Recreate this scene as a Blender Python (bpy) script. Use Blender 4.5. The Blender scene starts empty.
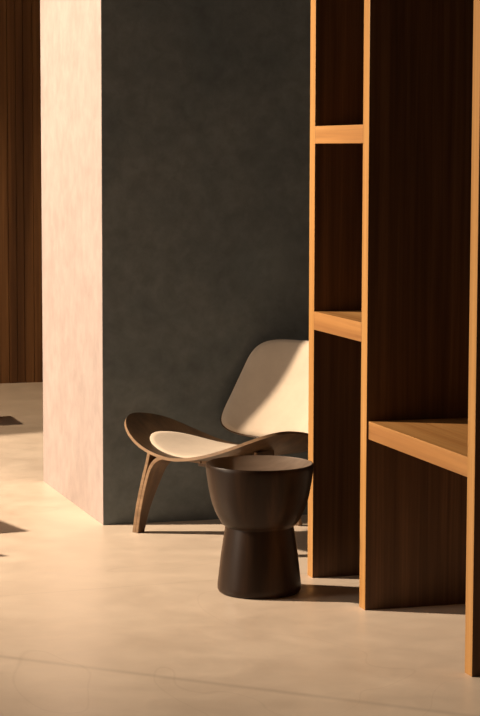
import bpy, bmesh, math
from mathutils import Vector, Matrix

C = bpy.context.scene.collection
PI = math.pi

# ------------------------------------------------------------------ materials
def new_mat(name):
    m = bpy.data.materials.new(name); m.use_nodes = True
    nt = m.node_tree; b = nt.nodes['Principled BSDF']
    return m, nt, b

def ramp(nt, fac, stops):
    r = nt.nodes.new('ShaderNodeValToRGB')
    el = r.color_ramp.elements
    while len(el) < len(stops): el.new(0.5)
    for e, (p, c) in zip(el, stops):
        e.position = p; e.color = (*c, 1)
    nt.links.new(fac, r.inputs['Fac'])
    return r.outputs['Color']

def coords(nt, scale, kind='Object', rot=(0, 0, 0)):
    t = nt.nodes.new('ShaderNodeTexCoord'); mp = nt.nodes.new('ShaderNodeMapping')
    mp.inputs['Scale'].default_value = scale; mp.inputs['Rotation'].default_value = rot
    nt.links.new(t.outputs[kind], mp.inputs['Vector'])
    return mp.outputs['Vector']

def noise(nt, vec, scale, detail=4, rough=.55, dist=0.0):
    n = nt.nodes.new('ShaderNodeTexNoise')
    n.inputs['Scale'].default_value = scale; n.inputs['Detail'].default_value = detail
    n.inputs['Roughness'].default_value = rough; n.inputs['Distortion'].default_value = dist
    nt.links.new(vec, n.inputs['Vector'])
    return n.outputs['Fac']

def mixc(nt, fac, a, b, mode='MIX'):
    m = nt.nodes.new('ShaderNodeMix'); m.data_type = 'RGBA'; m.blend_type = mode
    if isinstance(fac, (int, float)): m.inputs['Factor'].default_value = fac
    else: nt.links.new(fac, m.inputs['Factor'])
    for k, v in (('A', a), ('B', b)):
        s = [i for i in m.inputs if i.name == k and i.type == 'RGBA'][0]
        if isinstance(v, tuple): s.default_value = (*v, 1)
        else: nt.links.new(v, s)
    return [o for o in m.outputs if o.type == 'RGBA'][0]

def bump(nt, b, h, strength, dist=.01):
    bp = nt.nodes.new('ShaderNodeBump'); bp.inputs['Strength'].default_value = strength
    bp.inputs['Distance'].default_value = dist
    nt.links.new(h, bp.inputs['Height']); nt.links.new(bp.outputs['Normal'], b.inputs['Normal'])

def plaster(name, c0, c1, scale, rough, stretch=(1, 1, 1), bs=.15, patch=None, lo=.80):
    m, nt, b = new_mat(name)
    v = coords(nt, stretch)
    n1 = noise(nt, v, scale, 8, .62, .6)
    n2 = noise(nt, v, scale * 5, 6, .6, .3)
    col = ramp(nt, n1, [(.30, c0), (.70, c1)])
    f = ramp(nt, n2, [(.33, (lo, lo, lo)), (.67, (1.08, 1.08, 1.08))])
    col = mixc(nt, 1.0, col, f, 'MULTIPLY')
    if patch:
        # an old repair: a cloudy lighter trowelled patch
        vm = nt.nodes.new('ShaderNodeVectorMath'); vm.operation = 'DISTANCE'; vm.inputs[1].default_value = patch[:3]
        nt.links.new(v, vm.inputs[0])
        ad = nt.nodes.new('ShaderNodeMath'); ad.operation = 'MULTIPLY_ADD'; ad.inputs[1].default_value = .16
        nt.links.new(n2, ad.inputs[0]); nt.links.new(vm.outputs['Value'], ad.inputs[2])
        pf = ramp(nt, ad.outputs[0], [(patch[3], (1.32, 1.32, 1.32)), (patch[3] + .13, (1, 1, 1))])
        col = mixc(nt, 1.0, col, pf, 'MULTIPLY')
    nt.links.new(col, b.inputs['Base Color'])
    b.inputs['Roughness'].default_value = rough
    bump(nt, b, n2, bs, .004)
    return m

def wood(name, c0, c1, c2, axis='Z', scale=1.0, rough=.45, spec=.4, stripe=26, bs=.08):
    m, nt, b = new_mat(name)
    s = {'X': (.6, stripe, stripe), 'Y': (stripe, .6, stripe), 'Z': (stripe, stripe, .6)}[axis]
    v = coords(nt, tuple(k * scale for k in s))
    n1 = noise(nt, v, 1.0, 5, .6, .4)
    s2 = tuple(k * scale * (4.5 if k > 1 else 3) for k in s)
    n2 = noise(nt, coords(nt, s2), 1.0, 4, .6)
    col = ramp(nt, n1, [(.28, c0), (.5, c1), (.72, c2)])
    col = mixc(nt, .8, col, ramp(nt, n2, [(.35, (.78, .76, .74)), (.6, (1, 1, 1))]), 'MULTIPLY')
    nt.links.new(col, b.inputs['Base Color'])
    b.inputs['Roughness'].default_value = rough
    b.inputs['Specular IOR Level'].default_value = spec
    bump(nt, b, n2, bs, .002)
    return m

M = {}
M['dark_plaster'] = plaster('dark_plaster', (.112, .142, .158), (.178, .208, .222), 3.2, .62, bs=.3, patch=(2.68, 8.32, 1.08, .10))
M['pale_plaster'] = plaster('pale_plaster', (.335, .272, .252), (.385, .315, .295), 3.0, .6, (1, 1, .8), .2, lo=.90)
M['ceiling'] = plaster('ceiling_plaster', (.16, .14, .12), (.20, .17, .145), 2, .8)
M['room_wall'] = plaster('room_plaster', (.12, .10, .08), (.16, .13, .105), 2, .8)
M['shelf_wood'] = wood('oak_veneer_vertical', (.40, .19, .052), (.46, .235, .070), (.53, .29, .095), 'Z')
M['shelf_dark'] = wood('dark_veneer', (.060, .027, .010), (.105, .050, .021), (.17, .085, .038), 'Z', 1.0, .5, .3)
M['shelf_wood_flat'] = wood('oak_veneer_lengthwise', (.27, .115, .033), (.43, .21, .066), (.55, .30, .105), 'Y', .5)
M['panel_wood'] = wood('panelling_wood', (.10, .042, .016), (.22, .10, .038), (.36, .18, .07), 'Z', .55, .5)
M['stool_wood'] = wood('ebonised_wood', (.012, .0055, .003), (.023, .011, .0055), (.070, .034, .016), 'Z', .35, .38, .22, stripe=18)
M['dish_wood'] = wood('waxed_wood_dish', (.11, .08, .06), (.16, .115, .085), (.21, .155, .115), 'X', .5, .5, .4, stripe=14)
M['walnut'] = wood('walnut_veneer', (.040, .022, .011), (.085, .048, .023), (.14, .082, .040), 'X', 1.2, .36, .5, stripe=16)
M['walnut_leg'] = wood('walnut_leg_veneer', (.05, .026, .012), (.10, .052, .023), (.15, .082, .037), 'Z', 1.0, .4, .5, stripe=16)
M['ply_edge'] = wood('plywood_edge', (.17, .10, .052), (.25, .155, .085), (.33, .21, .12), 'X', 1.5, .5, .4, stripe=10)
M['metal'] = new_mat('lamp_metal')[0]
M['metal'].node_tree.nodes['Principled BSDF'].inputs['Base Color'].default_value = (.02, .02, .02, 1)
M['metal'].node_tree.nodes['Principled BSDF'].inputs['Metallic'].default_value = .6
M['metal'].node_tree.nodes['Principled BSDF'].inputs['Roughness'].default_value = .5

def felt():
    m, nt, b = new_mat('cream_wool')
    v = coords(nt, (1, 1, 1))
    n1 = noise(nt, v, 9, 6, .6); n2 = noise(nt, v, 420, 2, .6)
    col = ramp(nt, n1, [(.3, (.56, .465, .37)), (.7, (.64, .54, .43))])
    nt.links.new(col, b.inputs['Base Color'])
    b.inputs['Roughness'].default_value = .95
    b.inputs['Specular IOR Level'].default_value = .1
    b.inputs['Sheen Weight'].default_value = .15
    bump(nt, b, n2, .25, .002)
    return m
M['felt'] = felt()

FLOOR_LINES = [(-.931, 7.289, .035, .80), (.059, 7.0, .006, .86)]
def floor_mat():
    m, nt, b = new_mat('polished_microcement')
    v = coords(nt, (1, 1, 1))
    n1 = noise(nt, v, 1.5, 8, .62, .8); n2 = noise(nt, v, 6, 6, .65, .6)
    col = ramp(nt, n1, [(.3, (.64, .525, .42)), (.7, (.75, .63, .51))])
    col = mixc(nt, .7, col, ramp(nt, n2, [(.3, (.90, .89, .88)), (.7, (1.05, 1.05, 1.05))]), 'MULTIPLY')
    # hairline trowel cracks: thin contour of a large distorted noise
    n3 = noise(nt, v, .75, 2, .5, 1.1)
    sub = nt.nodes.new('ShaderNodeMath'); sub.operation = 'SUBTRACT'; sub.inputs[1].default_value = .52
    nt.links.new(n3, sub.inputs[0])
    ab = nt.nodes.new('ShaderNodeMath'); ab.operation = 'ABSOLUTE'; nt.links.new(sub.outputs[0], ab.inputs[0])
    crack = ramp(nt, ab.outputs[0], [(0.0, (.80, .78, .76)), (.0035, (1, 1, 1))])
    col = mixc(nt, .35, col, crack, 'MULTIPLY')
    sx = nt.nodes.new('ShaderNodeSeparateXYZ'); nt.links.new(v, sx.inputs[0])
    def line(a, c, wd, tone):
        # straight darker line y = a x + c in the floor colour
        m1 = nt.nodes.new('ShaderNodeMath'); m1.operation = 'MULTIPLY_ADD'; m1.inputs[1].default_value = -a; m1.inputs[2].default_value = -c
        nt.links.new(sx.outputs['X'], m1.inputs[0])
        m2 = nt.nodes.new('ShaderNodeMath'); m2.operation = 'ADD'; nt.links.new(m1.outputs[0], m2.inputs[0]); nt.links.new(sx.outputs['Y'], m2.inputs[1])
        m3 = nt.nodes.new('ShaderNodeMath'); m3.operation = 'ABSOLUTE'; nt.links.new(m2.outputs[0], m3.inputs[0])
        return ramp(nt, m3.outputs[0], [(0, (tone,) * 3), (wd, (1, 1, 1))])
    for a, c, wd, tone in FLOOR_LINES: col = mixc(nt, .8, col, line(a, c, wd, tone), 'MULTIPLY')
    nt.links.new(col, b.inputs['Base Color'])
    rr = ramp(nt, n2, [(.3, (.30, .30, .30)), (.7, (.44, .44, .44))])
    nt.links.new(rr, b.inputs['Roughness'])
    b.inputs['Specular IOR Level'].default_value = .35
    bump(nt, b, n2, .05, .003)
    return m
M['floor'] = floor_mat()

# ------------------------------------------------------------------ helpers
def obj(name, bm, mats, parent=None, bevel=0, smooth=False, seg=2, autosmooth=None):
    me = bpy.data.meshes.new(name)
    bmesh.ops.recalc_face_normals(bm, faces=bm.faces)
    bm.to_mesh(me); bm.free()
    for m in (mats if isinstance(mats, (list, tuple)) else [mats]): me.materials.append(m)
    o = bpy.data.objects.new(name, me); C.objects.link(o)
    if parent: o.parent = parent
    if smooth:
        for p in me.polygons: p.use_smooth = True
    if autosmooth is not None:
        me.set_sharp_from_angle(angle=autosmooth)
    if bevel:
        b = o.modifiers.new('bevel', 'BEVEL'); b.width = bevel; b.segments = seg
        b.limit_method = 'ANGLE'; b.angle_limit = math.radians(40)
    return o

def thing(name, label, cat, loc=(0, 0, 0), rz=0, group=None):
    o = bpy.data.objects.new(name, None); C.objects.link(o)
    o.location = loc; o.rotation_euler = (0, 0, rz); o['label'] = label; o['category'] = cat
    if group: o['group'] = group
    return o

def box(bm, x0, x1, y0, y1, z0, z1, mat=0):
    vs = [bm.verts.new((x, y, z)) for x in (x0, x1) for y in (y0, y1) for z in (z0, z1)]
    for f in ((0, 1, 3, 2), (4, 6, 7, 5), (0, 4, 5, 1), (2, 3, 7, 6), (0, 2, 6, 4), (1, 5, 7, 3)):
        fc = bm.faces.new([vs[i] for i in f]); fc.material_index = mat
    return vs

def boxobj(name, dims, m, parent=None, bevel=0, kind=None):
    bm = bmesh.new(); box(bm, *dims)
    o = obj(name, bm, m, parent, bevel)
    if kind: o['kind'] = kind
    return o

# ------------------------------------------------------------------ setting
XC, YW = 1.981, 8.32          # left face of the masonry block, plane of the dark wall
YB = 9.525                    # rear end of the pale face
YF = 13.66                    # far panelled wall
HC = 4.6
XL, XR, YN = -5.2, 6.0, -1.2
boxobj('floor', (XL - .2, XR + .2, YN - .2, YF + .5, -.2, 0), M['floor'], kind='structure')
boxobj('ceiling', (XL - .2, XR + .2, YN - .2, YF + .5, HC, HC + .2), M['ceiling'], kind='structure')
boxobj('wall_back', (XC + .0015, XR, YW, YB - .001, 0, HC), M['dark_plaster'], kind='structure')
boxobj('wall_side', (XC, XC + .05, YW + .0015, YB, 0, HC), M['pale_plaster'], kind='structure')
boxobj('wall_left', (XL - .2, XL, YN - .2, YF + .5, 0, HC), M['room_wall'], kind='structure')
boxobj('wall_right', (XR, XR + .2, YN - .2, YF + .5, 0, HC), M['room_wall'], kind='structure')
boxobj('wall_front', (XL, XR, YN - .2, YN, 0, HC), M['room_wall'], kind='structure')
# far wall clad with upright timber boards
bm = bmesh.new()
box(bm, XL, XR, YF + .03, YF + .5, 0, HC)
x = XL + .02; k = 0
while x < XR - .2:
    w = (.052, .047, .060)[k % 3]
    box(bm, x, x + w, YF + (.003 if k % 2 else 0), YF + .032, .0, HC)
    x += w + .0035; k += 1
o = obj('wall_far', bm, M['panel_wood']); o['kind'] = 'structure'
# unseen partition added on the left; it keeps the far floor in shade
boxobj('shade_partition', (.0, .12, 10.66, YF, 0, HC), M['room_wall'], kind='structure')

# ------------------------------------------------------------------ bookcase
XS = 2.455
DEP = .52
HB = 3.0
P = [(7.056, 7.114), (6.499, 6.557), (5.564, 5.620)]
bk = thing('open_bookcase', 'tall open oak bookcase of upright panels and stepped shelves standing on the pale floor', 'bookcase', (XS, 6.34, 0), -.0092)
def local(x, y, z): return (x - XS, y - 6.34, z)
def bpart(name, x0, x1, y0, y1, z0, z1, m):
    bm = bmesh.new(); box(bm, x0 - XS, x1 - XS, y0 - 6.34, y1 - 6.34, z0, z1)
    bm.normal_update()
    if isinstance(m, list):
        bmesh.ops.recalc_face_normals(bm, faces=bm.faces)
        for f in bm.faces: f.material_index = 1 if abs(f.normal.y) > .9 else 0  # broad panel faces take the darker wood, their edges the oak
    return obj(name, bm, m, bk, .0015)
for (a, b) in P:
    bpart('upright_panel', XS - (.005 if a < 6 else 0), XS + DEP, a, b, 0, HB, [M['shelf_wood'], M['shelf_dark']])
g = .0005
bpart('shelf', XS, XS + DEP, P[1][1] + g, P[0][0] - g, 1.576, 1.638, M['shelf_wood_flat'])
bpart('shelf', XS, XS + DEP, P[1][1] + g, P[0][0] - g, .909, .975, M['shelf_wood_flat'])
bpart('shelf', XS + .007, XS + DEP, P[2][1] + g, P[1][0] - g, .585, .646, M['shelf_wood_flat'])
bpart('top_board', XS, XS + DEP, P[2][0], P[0][1], HB, HB + .04, M['shelf_wood_flat'])

# ------------------------------------------------------------------ stool / side table
prof = [(0, 0), (.136, 0), (.143, .004), (.148, .014), (.1475, .03), (.142, .08), (.136, .13), (.1285, .18), (.123, .215), (.1205, .230),
        (.1225, .2335), (.1290, .237), (.1385, .249), (.1465, .262), (.156, .281), (.1655, .305), (.1735, .333), (.1795, .363), (.184, .39), (.1875, .415), (.190, .435),
        (.1895, .444), (.187, .449), (.184, .4495)]
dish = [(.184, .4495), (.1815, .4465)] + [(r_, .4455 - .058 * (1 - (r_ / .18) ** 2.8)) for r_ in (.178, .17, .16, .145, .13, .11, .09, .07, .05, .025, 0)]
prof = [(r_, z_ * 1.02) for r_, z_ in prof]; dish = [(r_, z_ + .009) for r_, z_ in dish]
def lathe(pr, n=96):
    bm = bmesh.new(); rings = []
    for r, z in pr:
        if r == 0: rings.append([bm.verts.new((0, 0, z))])
        else: rings.append([bm.verts.new((r * math.cos(2 * PI * i / n), r * math.sin(2 * PI * i / n), z)) for i in range(n)])
    for a, b in zip(rings, rings[1:]):
        for i in range(n):
            j = (i + 1) % n
            if len(a) == 1: bm.faces.new((a[0], b[i], b[j]))
            elif len(b) == 1: bm.faces.new((a[i], a[j], b[0]))
            else: bm.faces.new((a[i], a[j], b[j], b[i]))
    return bm
st = thing('side_table', 'dark turned wood goblet-shaped side table standing in front of the lounge chair', 'table', (2.207, 6.896, 0))
obj('body', lathe(prof), M['stool_wood'], st, smooth=True, autosmooth=math.radians(38))
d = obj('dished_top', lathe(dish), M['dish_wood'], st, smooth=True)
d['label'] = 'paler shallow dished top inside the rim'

# ------------------------------------------------------------------ shell chair
ang = math.atan2(-.867, .498)
ch = thing('lounge_chair', 'three-legged walnut shell lounge chair with cream pads standing against the dark wall', 'chair', (2.305, 7.83, 0), ang)

def zs(x, y):
    ax = abs(x) / .44
    return .350 + .155 * ax ** 2.3 - .34 * abs(x) * y + (.22 if y < 0 else .05) * y * y
def seat_xy(r, t, hw=.414, F=.250, Bk=.285, e=2.3, eb=2.7, oy=.02):
    c, s = math.cos(t), math.sin(t)
    ex = eb if s > 0 else e
    x = r * hw * math.copysign(abs(c) ** (2 / ex), c)
    y = r * (F if s < 0 else Bk) * math.copysign(abs(s) ** (2 / ex), s) + oy
    return x, y
def sheet(fxy, fz, th, rings=14, n=96, off=0.0, crown=0.0, edge=1):
    """closed slab following a surface: top at fz+off, thickness th"""
    bm = bmesh.new(); top = []; bot = []
    for k in range(rings + 1):
        r = k / rings
        rt, rb = [], []
        cnt = 1 if k == 0 else n
        for i in range(cnt):
            t = 2 * PI * (i + .5) / n
            x, y = fxy(r, t)
            e_ = 1e-3
            z = fz(x, y); nx = -(fz(x + e_, y) - z) / e_; ny = -(fz(x, y + e_) - z) / e_
            nv = Vector((nx, ny, 1)).normalized()
            p = Vector((x, y, z)) + nv * (off + th * (1 - crown * r ** 8))
            rt.append(bm.verts.new(p)); rb.append(bm.verts.new(Vector((x, y, z)) + nv * off))
        top.append(rt); bot.append(rb)
    for L_, flip in ((top, 0), (bot, 1)):
        for a, b in zip(L_, L_[1:]):
            for i in range(n):
                j = (i + 1) % n
                f = (a[0], b[i], b[j]) if len(a) == 1 else (a[i], b[i], b[j], a[j])
                bm.faces.new(f[::-1] if flip else f)
    for i in range(n):
        j = (i + 1) % n
        f = bm.faces.new((top[-1][i], bot[-1][i], bot[-1][j], top[-1][j])); f.material_index = edge
    return bm
obj('seat_shell', sheet(seat_xy, zs, .012, off=-.012), [M['walnut'], M['ply_edge']], ch, smooth=True, autosmooth=math.radians(40))
pad_xy = lambda r, t: seat_xy(r, t, .300, .200, .235, 2.3, 2.4, .03)
obj('seat_pad', sheet(pad_xy, zs, .014, off=.0004, crown=.75, edge=0), M['felt'], ch, smooth=True)

# backrest, built upright in (x, height v) then laid on a leaning, gently curved sheet
def back_pt(x, v):
    # v 0..1 bottom to top
    y = .412 + .163 * v + .012 * math.sin(v * PI) - 1.0 * x * x
    z = .380 + .389 * v
    return Vector((x, y, z))
def back_xv(r, t):
    c, s = math.cos(t), math.sin(t); e = 5.4
    u = math.copysign(abs(c) ** (2 / e), c); v = math.copysign(abs(s) ** (2 / e), s)
    w = .275 - .034 * v
    vv = r * v
    xx = r * u * w
    return xx, .5 + .5 * vv - (.0 if vv > 0 else .03 * vv * (1 - min(1, abs(xx) / .26) ** 2) * -1)
def back_sheet(th, off, scale=1.0, crown=0.0, n=96, rings=12):
    bm = bmesh.new(); fr = []; bk_ = []
    for k in range(rings + 1):
        r = k / rings * scale; a, b = [], []
        for i in range(1 if k == 0 else n):
            x, v = back_xv(r, 2 * PI * (i + .5) / n)
            p = back_pt(x, v); e_ = 1e-3
            tx = back_pt(x + e_, v) - p; tv = back_pt(x, v + e_) - p
            nv = tx.cross(tv).normalized()          # faces the sitter (-y)
            if nv.y > 0: nv = -nv
            a.append(bm.verts.new(p + nv * (off + th * (1 - crown * (k / rings) ** 8)))); b.append(bm.verts.new(p + nv * off))
        fr.append(a); bk_.append(b)
    for L_ in (fr, bk_):
        for a, b in zip(L_, L_[1:]):
            for i in range(n):
                j = (i + 1) % n
                bm.faces.new((a[0], b[i], b[j]) if len(a) == 1 else (a[i], b[i], b[j], a[j]))
    for i in range(n):
        j = (i + 1) % n
        f = bm.faces.new((fr[-1][i], bk_[-1][i], bk_[-1][j], fr[-1][j])); f.material_index = 1
    return bm
obj('backrest_shell', back_sheet(.010, -.010), [M['walnut'], M['ply_edge']], ch, smooth=True, autosmooth=math.radians(40))
obj('backrest_pad', back_sheet(.014, .0004, .985, .7), [M['felt'], M['felt']], ch, smooth=True)

def catmull(pts, n=8):
    out = []
    P_ = [2 * Vector(pts[0]) - Vector(pts[1])] + [Vector(p) for p in pts] + [2 * Vector(pts[-1]) - Vector(pts[-2])]
    for i in range(1, len(P_) - 2):
        a, b, c, d = P_[i - 1:i + 3]
        for k in range(n):
            t = k / n
            out.append(.5 * ((2 * b) + (c - a) * t + (2 * a - 5 * b + 4 * c - d) * t * t + (3 * b - a - 3 * c + d) * t ** 3))
    out.append(P_[-2]); return out
def strip(bm, path, th):
    """path: list of (u, z, w0, w1): centre line in the plane, w0..w1 extent across it. returns cross-sections"""
    pts = catmull([(p[0], p[1], 0) for p in path]); ws = catmull([(p[2], p[3], 0) for p in path])
    rings = []
    for i, (p, w) in enumerate(zip(pts, ws)):
        a = pts[max(0, i - 1)]; b = pts[min(len(pts) - 1, i + 1)]
        t = (b - a).normalized(); nrm = Vector((-t.y, t.x, 0)) * th / 2
        if i == 0: nrm = Vector((th / 2 / max(.2, abs(t.y)), 0, 0)) * (1 if nrm.x > 0 else -1) if abs(t.y) > .5 else nrm
        rings.append([(p + nrm, w.x), (p + nrm, w.y), (p - nrm, w.y), (p - nrm, w.x)])
    return rings
def strip_obj(name, strips, mapf, mats, parent):
    bm = bmesh.new()
    for path, th in strips:
        rs = [[bm.verts.new(mapf(q, w)) for q, w in ring] for ring in strip(bm, path, th)]
        for a, b in zip(rs, rs[1:]):
            for k in range(4):
                f = bm.faces.new((a[k], a[(k + 1) % 4], b[(k + 1) % 4], b[k]))
                f.material_index = 1 if k in (1, 3) else 0
        bm.faces.new(rs[0]); bm.faces.new(rs[-1][::-1])
    o = obj(name, bm, mats, parent, smooth=True, autosmooth=math.radians(35))
    b = o.modifiers.new('bevel', 'BEVEL'); b.width = .002; b.segments = 2; b.limit_method = 'ANGLE'; b.angle_limit = math.radians(50)
    return o
for s in (-1, 1):
    outer = [(.375, 0, -.066, -.030), (.356, .10, -.066, -.014), (.328, .21, -.064, .012), (.300, .31, -.060, .036), (.286, .396, -.055, .045)]
    inner = [(.358, 0, -.066, -.030), (.339, .10, -.066, -.014), (.311, .205, -.064, .012), (.281, .280, -.062, .03), (.235, .318, -.060, .042), (.16, .3305, -.06, .046), (.003, .3305, -.06, .046)]
    strip_obj('leg', [(outer, .017), (inner, .0168)], lambda q, w, s=s: (s * q.x, w, q.y), [M['walnut_leg'], M['ply_edge']], ch)
rear = [(.52, 0, -.020, .020), (.475, .11, -.026, .026), (.405, .225, -.034, .034), (.29, .302, -.042, .042), (.14, .314, -.045, .045), (-.03, .314, -.045, .045)]
strip_obj('leg', [(rear, .018)], lambda q, w: (w, q.x, q.y), [M['walnut_leg'], M['ply_edge']], ch)
for s in (-1, 1):
    sup = [(.055, .336, .05, .09), (.16, .338, .05, .092), (.29, .338, .05, .09), (.40, .372, .052, .088), (.476, .455, .055, .085), (.530, .56, .056, .084)]
    strip_obj('backrest_support', [(sup, .013)], lambda q, w, s=s: (s * w, q.x, q.y), [M['walnut_leg'], M['walnut_leg']], ch)

# ------------------------------------------------------------------ unseen benches added to cast floor shadows into the frame
def bench(name, label, cat, boards, z, legs, th=.035):
    t = thing(name, label, cat, (legs[0][0], legs[0][1], 0))
    def sub(n, poly, z0, z1):
        bm = bmesh.new()
        a = [bm.verts.new((x - legs[0][0], y - legs[0][1], z0)) for x, y in poly]
        b = [bm.verts.new((x - legs[0][0], y - legs[0][1], z1)) for x, y in poly]
        bm.faces.new(a); bm.faces.new(b)
        for i in range(len(a)):
            j = (i + 1) % len(a); bm.faces.new((a[i], a[j], b[j], b[i]))
        obj(n, bm, M['walnut_leg'], t, .003)
    for b in boards: sub('board', b, z - th, z)
    for x, y in legs: sub('leg', [(x - .02, y - .02), (x + .02, y - .02), (x + .02, y + .02), (x - .02, y + .02)], 0, z - th - .0005)
bench('shadow_bench_left', 'unseen low bench of two boards, added for its shadow before the pale wall', 'bench',
      [[(1.225, 8.39), (1.13, 8.80), (.10, 8.60), (.17, 8.24)], [(1.06, 7.94), (1.00, 8.08), (.13, 7.97), (.155, 7.83)]], .36,
      [(.25, 8.42), (1.05, 8.52), (.25, 7.95), (.95, 8.04)])
bench('shadow_bench_far', 'unseen low bench near the far panelled wall, added for its floor shadow', 'bench',
      [[(2.17, 11.62), (2.17, 11.98), (1.0, 11.80), (1.0, 11.44)]], .40, [(1.1, 11.6), (2.05, 11.76)])

# ------------------------------------------------------------------ lights
def look(o, p): o.rotation_euler = (Vector(p) - o.location).to_track_quat('-Z', 'Y').to_euler()
LP = Vector((-3.6, 9.75, 4.35))
lamp = thing('ceiling_spotlight', 'black cylindrical spotlight hanging from the ceiling', 'lamp', (LP.x, LP.y, HC))
ax = (Vector((2.2, 7.6, .6)) - LP).normalized()
bm = bmesh.new(); 
bmesh.ops.create_cone(bm, cap_ends=True, segments=40, radius1=.09, radius2=.09, depth=.16)
bmesh.ops.delete(bm, geom=[f for f in bm.faces if f.normal.z < -.9], context='FACES_ONLY')
hd = obj('lamp_housing', bm, M['metal'], lamp, smooth=True, autosmooth=math.radians(40))
hd.rotation_euler = ax.to_track_quat('-Z', 'Y').to_euler(); hd.location = (LP - Vector((LP.x, LP.y, HC))) - ax * .10
boxobj('mounting_stem', (-.01, .01, -.01, .01, -.20, 0), M['metal'], lamp)
sp = bpy.data.lights.new('spot', 'SPOT'); sp.energy = 4900; sp.color = (1.0, .785, .57); sp.spot_size = math.radians(75); sp.spot_blend = 1
sp.shadow_soft_size = .12
so = bpy.data.objects.new('spot', sp); C.objects.link(so); so.location = LP; look(so, (1.8, 8.9, 1.0))

LQ = Vector((.95, 12.2, 4.3))  # unseen lamp added to brighten the far floor and boards
lamp2 = thing('far_fill_lamp', 'unseen downlight added to brighten the floor before the far panelled wall', 'lamp', (LQ.x, LQ.y, HC))
bm = bmesh.new()
bmesh.ops.create_cone(bm, cap_ends=True, segments=40, radius1=.07, radius2=.07, depth=.14)
bmesh.ops.delete(bm, geom=[f for f in bm.faces if f.normal.z < -.9], context='FACES_ONLY')
hd2 = obj('lamp_housing', bm, M['metal'], lamp2, smooth=True, autosmooth=math.radians(40)); hd2.location = (0, 0, -.21)
boxobj('mounting_stem', (-.01, .01, -.01, .01, -.14, 0), M['metal'], lamp2)
s2 = bpy.data.lights.new('downlight', 'SPOT'); s2.energy = 420; s2.color = (1.0, .74, .48); s2.spot_size = math.radians(60); s2.spot_blend = 1; s2.shadow_soft_size = .06
s2o = bpy.data.objects.new('downlight', s2); C.objects.link(s2o); s2o.location = LQ; look(s2o, (2.35, 12.4, 0))

fl = bpy.data.lights.new('left_fill', 'AREA'); fl.shape = 'RECTANGLE'; fl.size = 1.9; fl.size_y = 1.8; fl.energy = 170; fl.color = (1, .84, .68)  # unseen area fill added on the left to lift the shade
fo = bpy.data.objects.new('left_fill', fl); C.objects.link(fo); fo.location = (XL + .1, 7.3, 1.8); look(fo, (2.2, 7.6, .8))

w = bpy.data.worlds.new('world'); bpy.context.scene.world = w; w.use_nodes = True
w.node_tree.nodes['Background'].inputs[0].default_value = (.9, .8, .7, 1); w.node_tree.nodes['Background'].inputs[1].default_value = .2

# ------------------------------------------------------------------ camera
Fp, th, pi_, ro = 2080.2, .3000768, .0993076, .0023015
f = Vector((math.sin(th) * math.cos(pi_), math.cos(th) * math.cos(pi_), -math.sin(pi_)))
r = Vector((math.cos(th), -math.sin(th), 0)); u = r.cross(f)
r2 = math.cos(ro) * r + math.sin(ro) * u; u2 = -math.sin(ro) * r + math.cos(ro) * u
cam = bpy.data.cameras.new('camera'); co = bpy.data.objects.new('camera', cam); C.objects.link(co)
co.matrix_world = Matrix(((r2.x, u2.x, -f.x, 0), (r2.y, u2.y, -f.y, 0), (r2.z, u2.z, -f.z, 1.55), (0, 0, 0, 1)))
cam.sensor_fit = 'VERTICAL'; cam.sensor_height = 36; cam.lens = Fp / 716 * 36; cam.clip_end = 60
bpy.context.scene.camera = co
vs = bpy.context.scene.view_settings
vs.view_transform = 'Standard'; vs.look = 'None'; vs.gamma = 1; vs.use_curve_mapping = False; vs.exposure = 0
